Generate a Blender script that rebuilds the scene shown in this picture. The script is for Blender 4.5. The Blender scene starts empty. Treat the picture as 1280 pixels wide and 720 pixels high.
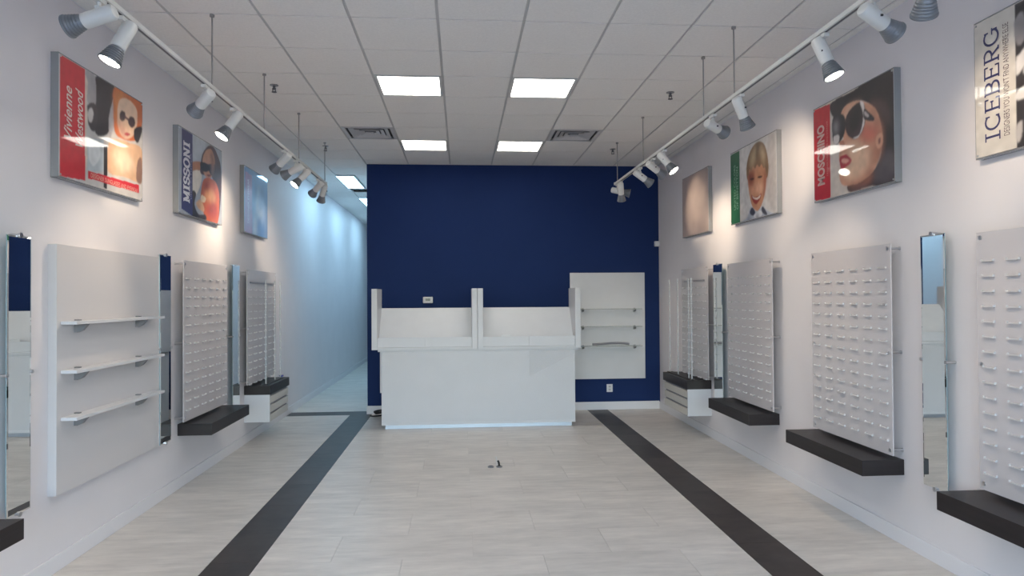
import bpy, bmesh, math, random
import numpy as np
from mathutils import Vector, Matrix
random.seed(7)
C = bpy.context.scene.collection
SC = bpy.context.scene

# ---------------------------------------------------------------- camera, sky, exposure
HC = 1.6916                                   # eye height; x right, y into the shop, z up
def camera():
    yaw, pitch, roll, f = .0750, .0132, .0064, 842.2
    cy, sy, cp, sp, cr, sr = (math.cos(yaw), math.sin(yaw), math.cos(pitch), math.sin(pitch), math.cos(roll), math.sin(roll))
    Ry = Matrix(((cy, 0, -sy), (0, 1, 0), (sy, 0, cy)))
    Rx = Matrix(((1, 0, 0), (0, cp, -sp), (0, sp, cp)))
    Rz = Matrix(((cr, -sr, 0), (sr, cr, 0), (0, 0, 1)))
    M = Rz @ Rx @ Ry
    w = lambda r: Vector((r[0], r[2], r[1]))
    r, u, d = w(M[0]), w(M[1]), w(M[2])
    cd = bpy.data.cameras.new('camera')
    cd.sensor_width = 36
    cd.lens = f * 36 / 1280
    cd.clip_start = .02
    o = bpy.data.objects.new('camera', cd)
    C.objects.link(o)
    m = Matrix((r, u, -d)).transposed().to_4x4()
    m.translation = (0, 0, HC)
    o.matrix_world = m
    SC.camera = o
camera()

SKY_STRENGTH = 1.22
PANEL_POWER = 5.7
HALL_POWER = 11.2
SPOT_WATT = 24
world = bpy.data.worlds.new('sky')
SC.world = world
world.use_nodes = True
wn = world.node_tree.nodes
sky = wn.new('ShaderNodeTexSky')
sky.sky_type = 'NISHITA'
sky.sun_disc = False
sky.sun_elevation = math.radians(35)
sky.sun_rotation = math.radians(0)
wn['Background'].inputs['Strength'].default_value = SKY_STRENGTH
world.node_tree.links.new(sky.outputs[0], wn['Background'].inputs[0])
SC.view_settings.view_transform = 'Standard'
SC.view_settings.look = 'None'
SC.view_settings.gamma = 1
SC.view_settings.exposure = 0.68

# ---------------------------------------------------------------- helpers
def lin(h):
    h = h.lstrip('#')
    return [(((int(h[i:i + 2], 16) / 255) + .055) / 1.055) ** 2.4 if int(h[i:i + 2], 16) > 10 else int(h[i:i + 2], 16) / 255 / 12.92 for i in (0, 2, 4)]

def setp(bs, **k):
    for n, v in k.items():
        n = n.replace('_', ' ')
        if n in bs.inputs:
            bs.inputs[n].default_value = v

def mat(name, col, rough=.5, metal=0., coat=0., emit=None, spec=.5, noise=None, bump=0.):
    m = bpy.data.materials.new(name)
    m.use_nodes = True
    nt = m.node_tree
    bs = nt.nodes['Principled BSDF']
    c = (*col, 1)
    setp(bs, Base_Color=c, Roughness=rough, Metallic=metal, Coat_Weight=coat, Coat_Roughness=.04, Specular_IOR_Level=spec)
    if emit:
        bs.inputs['Emission Color'].default_value = (*emit[0], 1)
        bs.inputs['Emission Strength'].default_value = emit[1]
    if noise:                                  # (scale xyz, amount, detail): tonal mottling in world space
        sc, amt, det = noise
        geo = nt.nodes.new('ShaderNodeNewGeometry')
        mp = nt.nodes.new('ShaderNodeMapping')
        mp.inputs['Scale'].default_value = sc
        nz = nt.nodes.new('ShaderNodeTexNoise')
        nz.inputs['Scale'].default_value = 1
        nz.inputs['Detail'].default_value = det
        mr = nt.nodes.new('ShaderNodeMapRange')
        mr.inputs['From Min'].default_value, mr.inputs['From Max'].default_value = .3, .7
        mr.inputs['To Min'].default_value, mr.inputs['To Max'].default_value = 1 - amt, 1 + amt
        mx = nt.nodes.new('ShaderNodeVectorMath'); mx.operation = 'SCALE'
        mx.inputs[0].default_value = col
        L = nt.links.new
        L(geo.outputs['Position'], mp.inputs['Vector']); L(mp.outputs[0], nz.inputs['Vector'])
        L(nz.outputs[0], mr.inputs['Value']); L(mr.outputs[0], mx.inputs['Scale']); L(mx.outputs[0], bs.inputs['Base Color'])
        if bump:
            bp = nt.nodes.new('ShaderNodeBump')
            bp.inputs['Strength'].default_value = bump
            bp.inputs['Distance'].default_value = .01
            L(nz.outputs[0], bp.inputs['Height']); L(bp.outputs[0], bs.inputs['Normal'])
    return m

def clear_mat(name, col, alpha, rough=.05, spec=.5):
    """thin clear sheet: part transparent, part glossy surface"""
    m = mat(name, col, rough, spec=spec)
    m.node_tree.nodes['Principled BSDF'].inputs['Alpha'].default_value = alpha
    return m

def floor_mat(name, col, streak, rough, amt, rnd):
    m = mat(name, col, rough)
    nt = m.node_tree; L = nt.links.new; N = nt.nodes.new
    bs = nt.nodes['Principled BSDF']
    geo = N('ShaderNodeNewGeometry'); oi = N('ShaderNodeObjectInfo')
    off = N('ShaderNodeVectorMath'); off.operation = 'SCALE'; off.inputs[0].default_value = (31, 17, 9)
    L(oi.outputs['Random'], off.inputs['Scale'])
    ad = N('ShaderNodeVectorMath'); L(geo.outputs['Position'], ad.inputs[0]); L(off.outputs[0], ad.inputs[1])
    tot = None
    for sc, w, det in ((streak, .52, 6), ((streak[0] * .42, streak[1] * .25, 1), .48, 4)):
        mp = N('ShaderNodeMapping'); mp.inputs['Scale'].default_value = sc
        nz = N('ShaderNodeTexNoise'); nz.inputs['Scale'].default_value = 1; nz.inputs['Detail'].default_value = det; nz.inputs['Roughness'].default_value = .65
        mu = N('ShaderNodeMath'); mu.operation = 'MULTIPLY'; mu.inputs[1].default_value = w
        L(ad.outputs[0], mp.inputs[0]); L(mp.outputs[0], nz.inputs['Vector']); L(nz.outputs[0], mu.inputs[0])
        if tot is None: tot = mu
        else:
            s = N('ShaderNodeMath'); L(tot.outputs[0], s.inputs[0]); L(mu.outputs[0], s.inputs[1]); tot = s
    mr = N('ShaderNodeMapRange')
    mr.inputs['From Min'].default_value, mr.inputs['From Max'].default_value = .32, .68
    mr.inputs['To Min'].default_value, mr.inputs['To Max'].default_value = 1 - amt, 1 + amt
    L(tot.outputs[0], mr.inputs['Value'])
    r2 = N('ShaderNodeMapRange'); r2.inputs['To Min'].default_value, r2.inputs['To Max'].default_value = 1 - rnd, 1 + rnd
    L(oi.outputs['Random'], r2.inputs['Value'])
    mm = N('ShaderNodeMath'); mm.operation = 'MULTIPLY'; L(mr.outputs[0], mm.inputs[0]); L(r2.outputs[0], mm.inputs[1])
    v = N('ShaderNodeVectorMath'); v.operation = 'SCALE'; v.inputs[0].default_value = col
    L(mm.outputs[0], v.inputs['Scale']); L(v.outputs[0], bs.inputs['Base Color'])
    return m

M = dict(
    wall=mat('wall_paint', (.75, .725, .75), .55, noise=((2, 2, 2), .02, 2)),
    blue=mat('blue_paint', (.014, .033, .118), .7, spec=.12, noise=((1.5, 1.5, 1.5), .04, 2)),
    trim=mat('white_trim', (.76, .75, .78), .4),
    tile=mat('ceiling_tile', (.84, .82, .79), .9, noise=((60, 60, 60), .03, 3), bump=.2),
    tee=mat('grid_metal', (.55, .54, .53), .6),
    stone=floor_mat('pale_floor_stone', (.655, .615, .57), (3.2, 15, 1), .38, .20, .022),
    darkstone=floor_mat('dark_floor_stone', (.042, .033, .031), (5, 8, 1), .42, .55, .10),
    grout=mat('floor_grout', (.57, .545, .51), .8),
    lam=mat('white_laminate', (.66, .665, .69), .40, noise=((6, 6, 6), .015, 2)),
    lamwall=mat('grey_white_laminate', (.62, .60, .61), .35),
    lamwarm=mat('warm_lit_laminate', (.62, .60, .56), .4),  # white drawer fronts with the warm lamplight put into their colour
    alu=mat('brushed_aluminium', (.44, .48, .54), .42, 1.),
    steel=mat('steel_pin', (.58, .58, .6), .28, 1.),
    espresso=mat('espresso_veneer', (.014, .010, .011), .42, noise=((3, 3, 40), .35, 4)),
    mirror=mat('mirror_silver', (.86, .88, .88), .01, 1.),
    mirror_edge=mat('mirror_edge', (.35, .52, .58), .12, .6),
    acrylic=clear_mat('frosted_acrylic', (.66, .63, .65), .80, .25),
    rest=clear_mat('white_acrylic_rest', (.74, .73, .74), .75, .5),
    glass=clear_mat('clear_glass', (.62, .68, .68), .35, .04),
    rod=clear_mat('acrylic_rod', (.72, .74, .77), .5, .15),
    case=clear_mat('shadow_tray', (.46, .47, .48), .55, .08),  # grey of the poster tray sides, standing in for shadow behind the sheet
    film=clear_mat('protective_film', (.72, .73, .76), .12, .2),
    paper=mat('tinted_sheet', (.50, .44, .43), .35, coat=.5),
    white=mat('white_metal', (.66, .66, .64), .35),
    heat=mat('grey_heat_sink', (.22, .235, .26), .38, .5),
    black=mat('black_plastic', (.012, .012, .014), .4),
    plate=mat('white_plastic', (.70, .70, .71), .4),
    screen=mat('dark_screen', (.03, .035, .035), .2),
    bracket=mat('grey_bracket', (.25, .25, .26), .35, .5),
    grey=mat('grey_tube', (.22, .22, .25), .45),
    vent=mat('vent_metal', (.56, .55, .56), .5),
    ventdark=mat('vent_dark', (.13, .13, .14), .7),
    cloth=mat('blue_cloth', (.06, .07, .28), .8),
    wirec=mat('suspension_wire', (.34, .33, .32), .5, .3),
    pave=mat('pavement', (.36, .35, .34), .9, noise=((3, 3, 3), .1, 4)),
    door=mat('door_paint', (.55, .56, .58), .5),
    panel=mat('lit_diffuser', (.9, .9, .9), .5, emit=((1, .95, .86), PANEL_POWER)),
    hallpanel=mat('cool_diffuser', (.9, .9, .9), .5, emit=((.42, .76, 1.0), HALL_POWER)),
    lens=mat('lit_lens', (.9, .9, .9), .3, emit=((1, .93, .8), 14)),
    lensoff=mat('dim_lens', (.55, .55, .55), .2),
)
winglass = clear_mat('window_glass', (.8, .9, .88), .10, .0)
M['winglass'] = winglass

def bxm(b, x0, x1, y0, y1, z0, z1, bev=0., mi=0):
    v = [b.verts.new((x, y, z)) for x in (x0, x1) for y in (y0, y1) for z in (z0, z1)]
    fs = [b.faces.new([v[i] for i in q]) for q in ((0, 1, 3, 2), (4, 6, 7, 5), (0, 4, 5, 1), (2, 3, 7, 6), (0, 2, 6, 4), (1, 5, 7, 3))]
    for f in fs: f.material_index = mi
    if bev:
        es = list({e for f in fs for e in f.edges})
        bmesh.ops.bevel(b, geom=es, offset=bev, segments=2, profile=.6, affect='EDGES')
    return fs

def cyl(b, p, q, r, r2=None, n=16, caps=True):
    p, q = Vector(p), Vector(q)
    d = q - p
    m = Matrix.Translation((p + q) / 2) @ d.to_track_quat('Z', 'Y').to_matrix().to_4x4()
    bmesh.ops.create_cone(b, cap_ends=caps, segments=n, radius1=r, radius2=r if r2 is None else r2, depth=d.length, matrix=m)

def lathe(b, prof, n=24):
    rings = []
    for r, z in prof:
        rings.append([b.verts.new((r * math.cos(2 * math.pi * i / n), r * math.sin(2 * math.pi * i / n), z)) for i in range(n)])
    for a, c in zip(rings, rings[1:]):
        for i in range(n):
            b.faces.new((a[i], a[(i + 1) % n], c[(i + 1) % n], c[i]))
    b.faces.new(rings[0][::-1]); b.faces.new(rings[-1])

def tube(b, pts, r, n=8):
    pts = [Vector(p) for p in pts]
    prev = None
    for i, p in enumerate(pts):
        t = (pts[min(i + 1, len(pts) - 1)] - pts[max(i - 1, 0)]).normalized()
        a = t.orthogonal().normalized() if prev is None else (prev[1] - t * prev[1].dot(t)).normalized()
        c = t.cross(a)
        ring = [b.verts.new(p + r * (a * math.cos(2 * math.pi * k / n) + c * math.sin(2 * math.pi * k / n))) for k in range(n)]
        if prev:
            for k in range(n): b.faces.new((prev[0][k], prev[0][(k + 1) % n], ring[(k + 1) % n], ring[k]))
        else: b.faces.new(ring[::-1])
        prev = (ring, a)
    b.faces.new(prev[0])

def mesh(name, b, m, smooth=False):
    bmesh.ops.recalc_face_normals(b, faces=b.faces[:])
    me = bpy.data.meshes.new(name)
    b.to_mesh(me); b.free()
    for x in (m if isinstance(m, (list, tuple)) else [m]): me.materials.append(x)
    if smooth:
        me.polygons.foreach_set('use_smooth', [True] * len(me.polygons))
        try: me.set_sharp_from_angle(angle=math.radians(35))
        except Exception: pass
    return me

def obj(name, b, m, parent=None, smooth=False):
    me = b if isinstance(b, bpy.types.Mesh) else mesh(name, b, m, smooth)
    o = bpy.data.objects.new(name, me)
    C.objects.link(o)
    if parent is not None:
        o.parent = parent
        if parent.type == 'EMPTY' and not parent.get('local'):
            o.matrix_parent_inverse = Matrix.Translation(-parent.location)
    return o

def inst(name, me, parent, loc, rot=None):
    o = bpy.data.objects.new(name, me)
    C.objects.link(o)
    o.location = loc
    if rot: o.rotation_euler = rot
    if parent is not None:
        o.parent = parent
        if parent.type == 'EMPTY' and not parent.get('local'):
            o.matrix_parent_inverse = Matrix.Translation(-parent.location)
    return o

def tag(o, label, cat, group=None):
    o['label'] = label; o['category'] = cat
    if group: o['group'] = group
    return o

def thing(name, loc, label, cat, group=None):
    o = bpy.data.objects.new(name, None)
    C.objects.link(o)
    o.location = loc
    o.empty_display_size = .1
    return tag(o, label, cat, group)

def struct(name, b, m, parent=None, smooth=False):
    o = obj(name, b, m, parent, smooth)
    o['kind'] = 'structure'
    return o

BM = bmesh.new
def boxobj(name, dims, m, parent=None, bev=0.):
    b = BM(); bxm(b, *dims, bev=bev)
    return obj(name, b, m, parent)
def sbox(name, dims, m, bev=0.):
    b = BM(); bxm(b, *dims, bev=bev)
    return struct(name, b, m)

XL, XR, YB, YF, ZC = -2.530, 2.973, 9.962, -2.2, 3.648
XH = -1.371                                   # left end of the blue wall: the corridor opens beside it
YH = 19.0                                     # far end of the corridor
T = .6096                                     # ceiling module
GX, GY = -.1561, 4.733                        # a crossing of the ceiling grid

# ---------------------------------------------------------------- the room
sbox('wall_left', (XL - .12, XL, YF - .12, YH + .12, -.05, 3.80), M['wall'])
sbox('wall_right', (XR, XR + .12, YF - .12, YB + .14, -.05, 3.80), M['wall'])
b = BM()
fs = bxm(b, XH, XR, YB, YB + .14, -.05, 3.80)
fs[2].material_index = 1                      # the face towards the shop is painted blue
for f in b.faces:
    f.normal_update()
    f.material_index = 1 if abs(f.normal.y) > .9 and f.calc_center_median().y < YB + .01 else 0
struct('wall_back', b, [M['wall'], M['blue']])
sbox('wall_corridor_right', (XH, XH + .12, YB + .14, YH + .12, -.05, 3.80), M['wall'])
# corridor end wall with a door
b = BM()
bxm(b, XL, XL + .12, YH, YH + .12, -.05, 3.8); bxm(b, XH - .12, XH, YH, YH + .12, -.05, 3.8); bxm(b, XL + .12, XH - .12, YH, YH + .12, 2.3, 3.8)
struct('wall_corridor_end', b, M['wall'])
dd = struct('door_2', (lambda b: (bxm(b, XL + .12, XL + .24, YH + .03, YH + .08, 0, 2.3), bxm(b, XH - .24, XH - .12, YH + .03, YH + .08, 0, 2.3),
            bxm(b, XL + .24, XH - .24, YH + .03, YH + .08, 0, .25), bxm(b, XL + .24, XH - .24, YH + .03, YH + .08, 2.16, 2.3), b)[-1])(BM()), M['door'])
boxobj('door_panel', (XL + .24, XH - .24, YH + .05, YH + .07, .25, 2.16), M['door'], dd)
# shop front behind the viewer: header, three panes and a glazed door
sbox('wall_front', (XL, XR, YF - .12, YF, 2.95, 3.80), M['wall'])
xs = [XL, -1.15, .22, 1.60, XR]
for i, (a, c) in enumerate(zip(xs, xs[1:])):
    isd = i == 2
    b = BM()
    w = .05
    bxm(b, a, a + w, YF - .09, YF - .03, 0, 2.95); bxm(b, c - w, c, YF - .09, YF - .03, 0, 2.95)
    bxm(b, a + w, c - w, YF - .09, YF - .03, 2.88, 2.95); bxm(b, a + w, c - w, YF - .09, YF - .03, 0, .22 if isd else .10)
    if isd: bxm(b, a + w, c - w, YF - .09, YF - .03, 2.1, 2.2)
    s = struct('door_1' if isd else 'window_%d' % (i + 1 if i < 2 else 3), b, M['alu'])
    boxobj('pane', (a + w, c - w, YF - .065, YF - .055, .10, 2.88), M['winglass'], s)
for x0, x1, y, rot, z1 in ((XL, XR, YF - .14, (-math.pi / 2, 0, 0), 2.95),):
    ld = bpy.data.lights.new('daylight_opening', 'AREA')
    ld.shape = 'RECTANGLE'; ld.size = x1 - x0; ld.size_y = z1; ld.cycles.is_portal = True
    lo = bpy.data.objects.new('daylight_opening', ld); C.objects.link(lo)
    lo.location = ((x0 + x1) / 2, y, z1 / 2); lo.rotation_euler = (-rot[0], 0, 0)
sbox('ground_street', (-25, 25, -30, YF - .12, -.12, -.02), M['pave'])

# baseboards
def skirting(name, dims):
    return sbox(name, dims, M['trim'], .004)
skirting('baseboard_left', (XL, XL + .014, YF, YH, 0, .105))
skirting('baseboard_right', (XR - .014, XR, YF, YB, 0, .105))
skirting('baseboard_back', (XH - .012, XR - .014, YB - .014, YB, 0, .118))
skirting('baseboard_corridor', (XH - .012, XH, YB, YH, 0, .105))

# ---------------------------------------------------------------- floor: stone tiles let into a bed, two dark bands
floor = sbox('floor', (XL - .12, XR + .12, YF - .12, YB + .14, -.06, -.006), M['grout'])
cfloor = sbox('floor_corridor', (XL - .12, XH + .12, YB + .14, YH + .12, -.06, -.006), M['grout'])
_tm = {}
def floor_tile(x0, x1, y0, y1, parent, m, name):
    g = .0010
    k = (round(x1 - x0, 3), round(y1 - y0, 3), m.name)
    if k not in _tm:
        b = BM(); w, h = (x1 - x0) / 2 - g, (y1 - y0) / 2 - g
        bxm(b, -w, w, -h, h, -.006, 0)
        _tm[k] = mesh(name, b, m)
    o = inst(name, _tm[k], parent, ((x0 + x1) / 2, (y0 + y1) / 2, 0))
    return o
S = [-1.615, -1.303, 1.861, 2.168]
TW, TH = .914, .457
def fill(x0, x1, y0, y1, parent):
    y, row = y0, 0
    while y < y1 - .01:
        ye = min(y + TH, y1)
        x = x0 - (TW / 2 if row % 2 else 0) * ((x1 - x0) > 1)
        while x < x1 - .01:
            xa, xb = max(x, x0), min(x + TW, x1)
            if xb - xa > .02: floor_tile(xa, xb, y, ye, parent, M['stone'], 'floor_tile')
            x += TW
        y += TH; row += 1
YT = 9.90
fill(XL, S[0], 1.22, YT, floor); fill(S[1], S[2], 1.22, YB, floor); fill(S[3], XR, 1.22, YB, floor)
for x0, x1, nm in ((XL, S[0], 0), (S[1], S[2], 0), (S[3], XR, 0)):   # the part behind the viewer, one slab per zone
    floor_tile(x0, x1, YF, 1.22, floor, M['stone'], 'floor_slab')
fill(XL, XH, 10.215, YH, cfloor)
def band(name, x0, x1, y0, y1, n, axis, parent=None):
    t = sbox(name, (x0, x1, y0, y1, -.0068, -.0055), M['grout'])
    for i in range(n):
        if axis: floor_tile(x0, x1, y0 + (y1 - y0) * i / n, y0 + (y1 - y0) * (i + 1) / n, t, M['darkstone'], 'tile')
        else: floor_tile(x0 + (x1 - x0) * i / n, x0 + (x1 - x0) * (i + 1) / n, y0, y1, t, M['darkstone'], 'tile')
band('trim_1', S[0], S[1], YF, YT, 20, 1)
band('trim_2', S[2], S[3], YF, YB, 20, 1)
band('trim_3', XL, S[1], YT, 10.215, 2, 0)

# ---------------------------------------------------------------- ceiling: lay-in tiles in a metal grid
ceil = sbox('ceiling', (XL - .12, XR + .12, YF - .12, YH + .12, 3.70, 3.82), M['tee'])
gx = [GX + i * T for i in range(-3, 6)]
gy = [GY + k * T for k in range(-11, 24)]
LIGHTS = [(i, k) for k in (-6, -2, 2, 6) for i in (-1, 1)]
VENTS = [(-2, 5), (2, 5)]
tm = {}
def ceiling_tile(x0, x1, y0, y1):
    g = .010; gy_ = .006
    k = (round(x1 - x0, 3), round(y1 - y0, 3))
    if k not in tm:
        b = BM(); w, h = (x1 - x0) / 2 - g, (y1 - y0) / 2 - gy_
        bxm(b, -w, w, -h, h, -.003, .016, bev=.003)
        tm[k] = mesh('ceiling_tile', b, M['tile'])
    return inst('ceiling_tile', tm[k], ceil, ((x0 + x1) / 2, (y0 + y1) / 2, ZC))
cx = [XL] + gx + [XR]
for k in range(-11, 22):
    y0, y1 = GY + k * T, GY + (k + 1) * T
    if k < -5 and k != -6: continue
    for j, (x0, x1) in enumerate(zip(cx, cx[1:])):
        i = j - 4
        if (i, k) in LIGHTS or (i, k) in VENTS: continue
        if y0 >= YB and x0 > XH: continue
        ya, yb = y0, y1
        if y0 < YB < y1 and x1 > XH:
            yb = YB
            if x0 < XH: pass
        if y0 >= YB - .4 and x1 > XH + .001 and y1 > YB:
            if x0 < XH and y0 >= YB: x1 = XH
        if yb - ya < .05 or x1 - x0 < .05: continue
        hall = [(x0, x1)]
        if any(abs((x0 + x1) / 2 - -1.86) < .2 and (ya < hy + 1.28 and yb > hy - .02) for hy in (10.94, 13.38, 15.82)):
            hall = [(x0, -2.035), (-1.685, x1)]
        for a, c in hall:
            if c - a > .03: ceiling_tile(a, c, ya, yb)
y0 = GY - 6 * T
for k in range(-11, -6):                      # behind the viewer
    for j, (x0, x1) in enumerate(zip(cx, cx[1:])):
        ceiling_tile(x0, x1, GY + k * T, GY + (k + 1) * T)
ZG0, ZG1 = ZC + .006, ZC + .012
for x in gx:
    ye = YB if x > XH else YH
    boxobj('grid_bar', (x - .014, x + .014, YF, ye, ZG0, ZG1), M['tee'], ceil)
for k in range(-11, 24):
    y = GY + k * T
    if y > YH: break
    boxobj('grid_bar', (XL, XR if y < YB else XH, y - .014, y + .014, ZG0 + .001, ZG1), M['tee'], ceil)
for nm, d in (('trim_4', (XL, XL + .02, YF, YH, ZC - .001, ZC + .012)), ('trim_5', (XR - .02, XR, YF, YB, ZC - .001, ZC + .012)), ('trim_6', (XH, XR - .02, YB - .02, YB, ZC - .001, ZC + .012))):
    sbox(nm, d, M['trim'])

# ---------------------------------------------------------------- ceiling fittings
def ceiling_light(x0, x1, y0, y1, label, cat_m, group, cat='ceiling light'):
    t = thing('ceiling_light', ((x0 + x1) / 2, (y0 + y1) / 2, ZC), label, cat, group)
    b = BM(); w = .022
    for d in ((x0, x1, y0, y0 + w), (x0, x1, y1 - w, y1), (x0, x0 + w, y0 + w, y1 - w), (x1 - w, x1, y0 + w, y1 - w)):
        bxm(b, *d, ZC - .006, ZC + .045)
    obj('frame', b, M['white'], t)
    boxobj('diffuser', (x0 + w, x1 - w, y0 + w, y1 - w, ZC - .001, ZC + .003), cat_m, t)
    boxobj('housing', (x0 + .004, x1 - .004, y0 + .004, y1 - .004, ZC + .006, ZC + .04), M['white'], t)
rows = {-6: 'behind the viewer', -2: 'overhead near the viewer', 2: 'in the second row before the blue wall', 6: 'in the row nearest the blue wall'}
for i, k in LIGHTS:
    ceiling_light(GX + i * T + .012, GX + (i + 1) * T - .012, GY + k * T + .012, GY + (k + 1) * T - .012,
                  'square lit ceiling panel on the %s, %s' % ('left' if i < 0 else 'right', rows[k]), M['panel'], 'square ceiling light panels')
for y, nm in ((10.94, 'nearest, seen through the opening left of the blue wall'), (13.38, 'second, half hidden by the edge of the blue wall'), (15.82, 'farthest, hidden behind the blue wall')):
    ceiling_light(-2.02, -1.70, y, y + 1.25, 'narrow cool white corridor ceiling light, ' + nm, M['hallpanel'], 'corridor ceiling lights')

for i, k in VENTS:
    x, y = GX + (i + .5) * T, GY + (k + .5) * T
    t = thing('ceiling_vent', (x, y, ZC), 'square louvred air vent in the ceiling %s' % ('left of the far left light panel' if i < 0 else 'right of the far right light panel'), 'vent', 'ceiling air vents')
    boxobj('back_plate', (x - .27, x + .27, y - .27, y + .27, ZC + .028, ZC + .034), M['ventdark'], t)
    def ring(r0, r1, z0, z1):
        b = BM()
        q = [[b.verts.new((x + sx * r, y + sy * r, z)) for sx, sy in ((-1, -1), (1, -1), (1, 1), (-1, 1))] for r, z in ((r0, z0), (r1, z1), (r1, z1 + .004), (r0, z0 + .004))]
        for a in range(4):
            for e in range(4):
                b.faces.new((q[a][e], q[a][(e + 1) % 4], q[(a + 1) % 4][(e + 1) % 4], q[(a + 1) % 4][e]))
        return b
    obj('frame', ring(.255, .292, ZC - .005, ZC - .001), M['vent'], t)
    for r in (.205, .150, .095):
        obj('louvre', ring(r - .028, r + .022, ZC + .020, ZC - .004), M['vent'], t)
    boxobj('centre_plate', (x - .045, x + .045, y - .045, y + .045, ZC - .002, ZC + .004), M['vent'], t)

for x, y, w in ((-1.70, 6.29, 'left, near the second hanging wire'), (-1.73, 8.775, 'left, beside the last hanging wire'), (2.01, 6.31, 'right, in mid ceiling'), (2.013, 8.79, 'right, beside the last hanging wire')):
    t = thing('sprinkler', (x, y, ZC), 'small dark fire sprinkler head on the ceiling, ' + w, 'sprinkler', 'ceiling sprinkler heads')
    b = BM(); cyl(b, (x, y, ZC - .008), (x, y, ZC - .001), .038, n=20); obj('escutcheon', b, M['bracket'], t)
    b = BM(); cyl(b, (x, y, ZC - .045), (x, y, ZC - .006), .012, n=12)
    for s in (-1, 1): cyl(b, (x + s * .013, y, ZC - .065), (x + s * .013, y, ZC - .03), .004, n=8)
    obj('body', b, M['ventdark'], t)
    b = BM(); cyl(b, (x, y, ZC - .070), (x, y, ZC - .064), .022, n=16); obj('deflector', b, M['ventdark'], t)

# ---------------------------------------------------------------- track lighting
ZR = 3.135
def track(x, y0, y1, rods, side):
    t = thing('track_rail', (x, (y0 + y1) / 2, ZR), 'long white track rail hung on thin wires along the %s wall' % side, 'track rail', 'lighting track rails')
    b = BM(); bxm(b, x - .019, x + .019, y0, y1, ZR - .012, ZR + .014, bev=.003); obj('rail', b, M['white'], t)
    b = BM(); bxm(b, x - .007, x + .007, y0 + .02, y1 - .02, ZR - .0135, ZR - .0121); obj('slot', b, M['ventdark'], t)
    b = BM(); bxm(b, x - .022, x + .022, y1, y1 + .03, ZR - .016, ZR + .018, bev=.003); obj('end_cap', b, M['white'], t)
    for y in rods:
        b = BM(); cyl(b, (x, y, ZR + .012), (x, y, ZC - .001), .0055, n=8); r = obj('hanger_rod', b, M['wirec'], t)
        b = BM(); cyl(b, (x, y, ZC - .018), (x, y, ZC - .0005), .016, n=12); obj('ceiling_cup', b, M['wirec'], r)
track(-1.70, .6, 8.60, (1.1, 2.95, 4.75, 5.98, 7.23, 8.58), 'left')
track(1.985, .6, 8.50, (1.1, 2.95, 4.74, 5.36, 7.20, 8.42), 'right')

# spotlight template, pointing along +Z from the pivot
def spot_parts():
    b = BM(); lathe(b, [(.012, -.085), (.030, -.080), (.037, -.068), (.037, .070), (.033, .074)], 24); body = mesh('body', b, M['white'], True)
    b = BM(); prof = [(.032, .072), (.034, .080)]
    for q in range(5):
        z = .082 + q * .013; r = .036 + q * .0034
        prof += [(r, z), (r + .0025, z + .004), (r + .0025, z + .009), (r - .0005, z + .0105)]
    prof += [(.056, .150), (.056, .158), (.052, .160), (.048, .156)]
    lathe(b, prof, 28); head = mesh('lamp_head', b, M['heat'], True)
    res = [body, head]
    for m in ('lens', 'lensoff'):
        b = BM(); lathe(b, [(.002, .1615), (.030, .1605), (.0475, .1565), (.0475, .1555)][::-1], 24); res.append(mesh('lens', b, M[m], True))
    b = BM(); cyl(b, (0, 0, 0), (0, .0, .012), .006, n=8); res.append(mesh('knob', b, M['black']))
    return res
SP = spot_parts()
def spotlight(side, y, target, lit, label, watt=1.):
    x = -1.70 if side == 'L' else 1.985
    P = Vector((x, y, ZR - .108))
    d = Vector(target).normalized()
    t = thing('track_spotlight', P, label, 'spotlight', 'track spotlights on the %s rail' % ('left' if side == 'L' else 'right'))
    t['local'] = 1
    q = d.to_track_quat('Z', 'Y').to_euler()
    b = BM(); bxm(b, -.016, .016, -.045, .045, .068, .0900, bev=.003); obj('adapter', b, M['white'], t)
    b = BM(); cyl(b, (0, 0, .02), (0, 0, .070), .010, n=10); bxm(b, -.012, .012, -.018, .018, .015, .050, bev=.004); obj('stem', b, M['white'], t)
    inst('body', SP[0], t, (0, 0, 0), q)
    h = inst('lamp_head', SP[1], t, (0, 0, 0), q)
    inst('lens', SP[2] if lit else SP[3], h, (0, 0, 0))
    inst('knob', SP[4], t, Vector((0, 0, -.005)) + d.cross(Vector((0, 0, 1))).normalized() * .036, (0, math.pi / 2, 0))
    ld = bpy.data.lights.new('spot_beam', 'SPOT')
    ld.energy = SPOT_WATT * watt; ld.color = (1, .80, .58); ld.spot_size = math.radians(66); ld.spot_blend = 1.; ld.shadow_soft_size = .04
    lo = bpy.data.objects.new('spot_beam', ld); C.objects.link(lo); lo.parent = t
    lo.location = d * .175; lo.rotation_euler = (-d).to_track_quat('Z', 'Y').to_euler()
    t['local'] = 1
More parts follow.
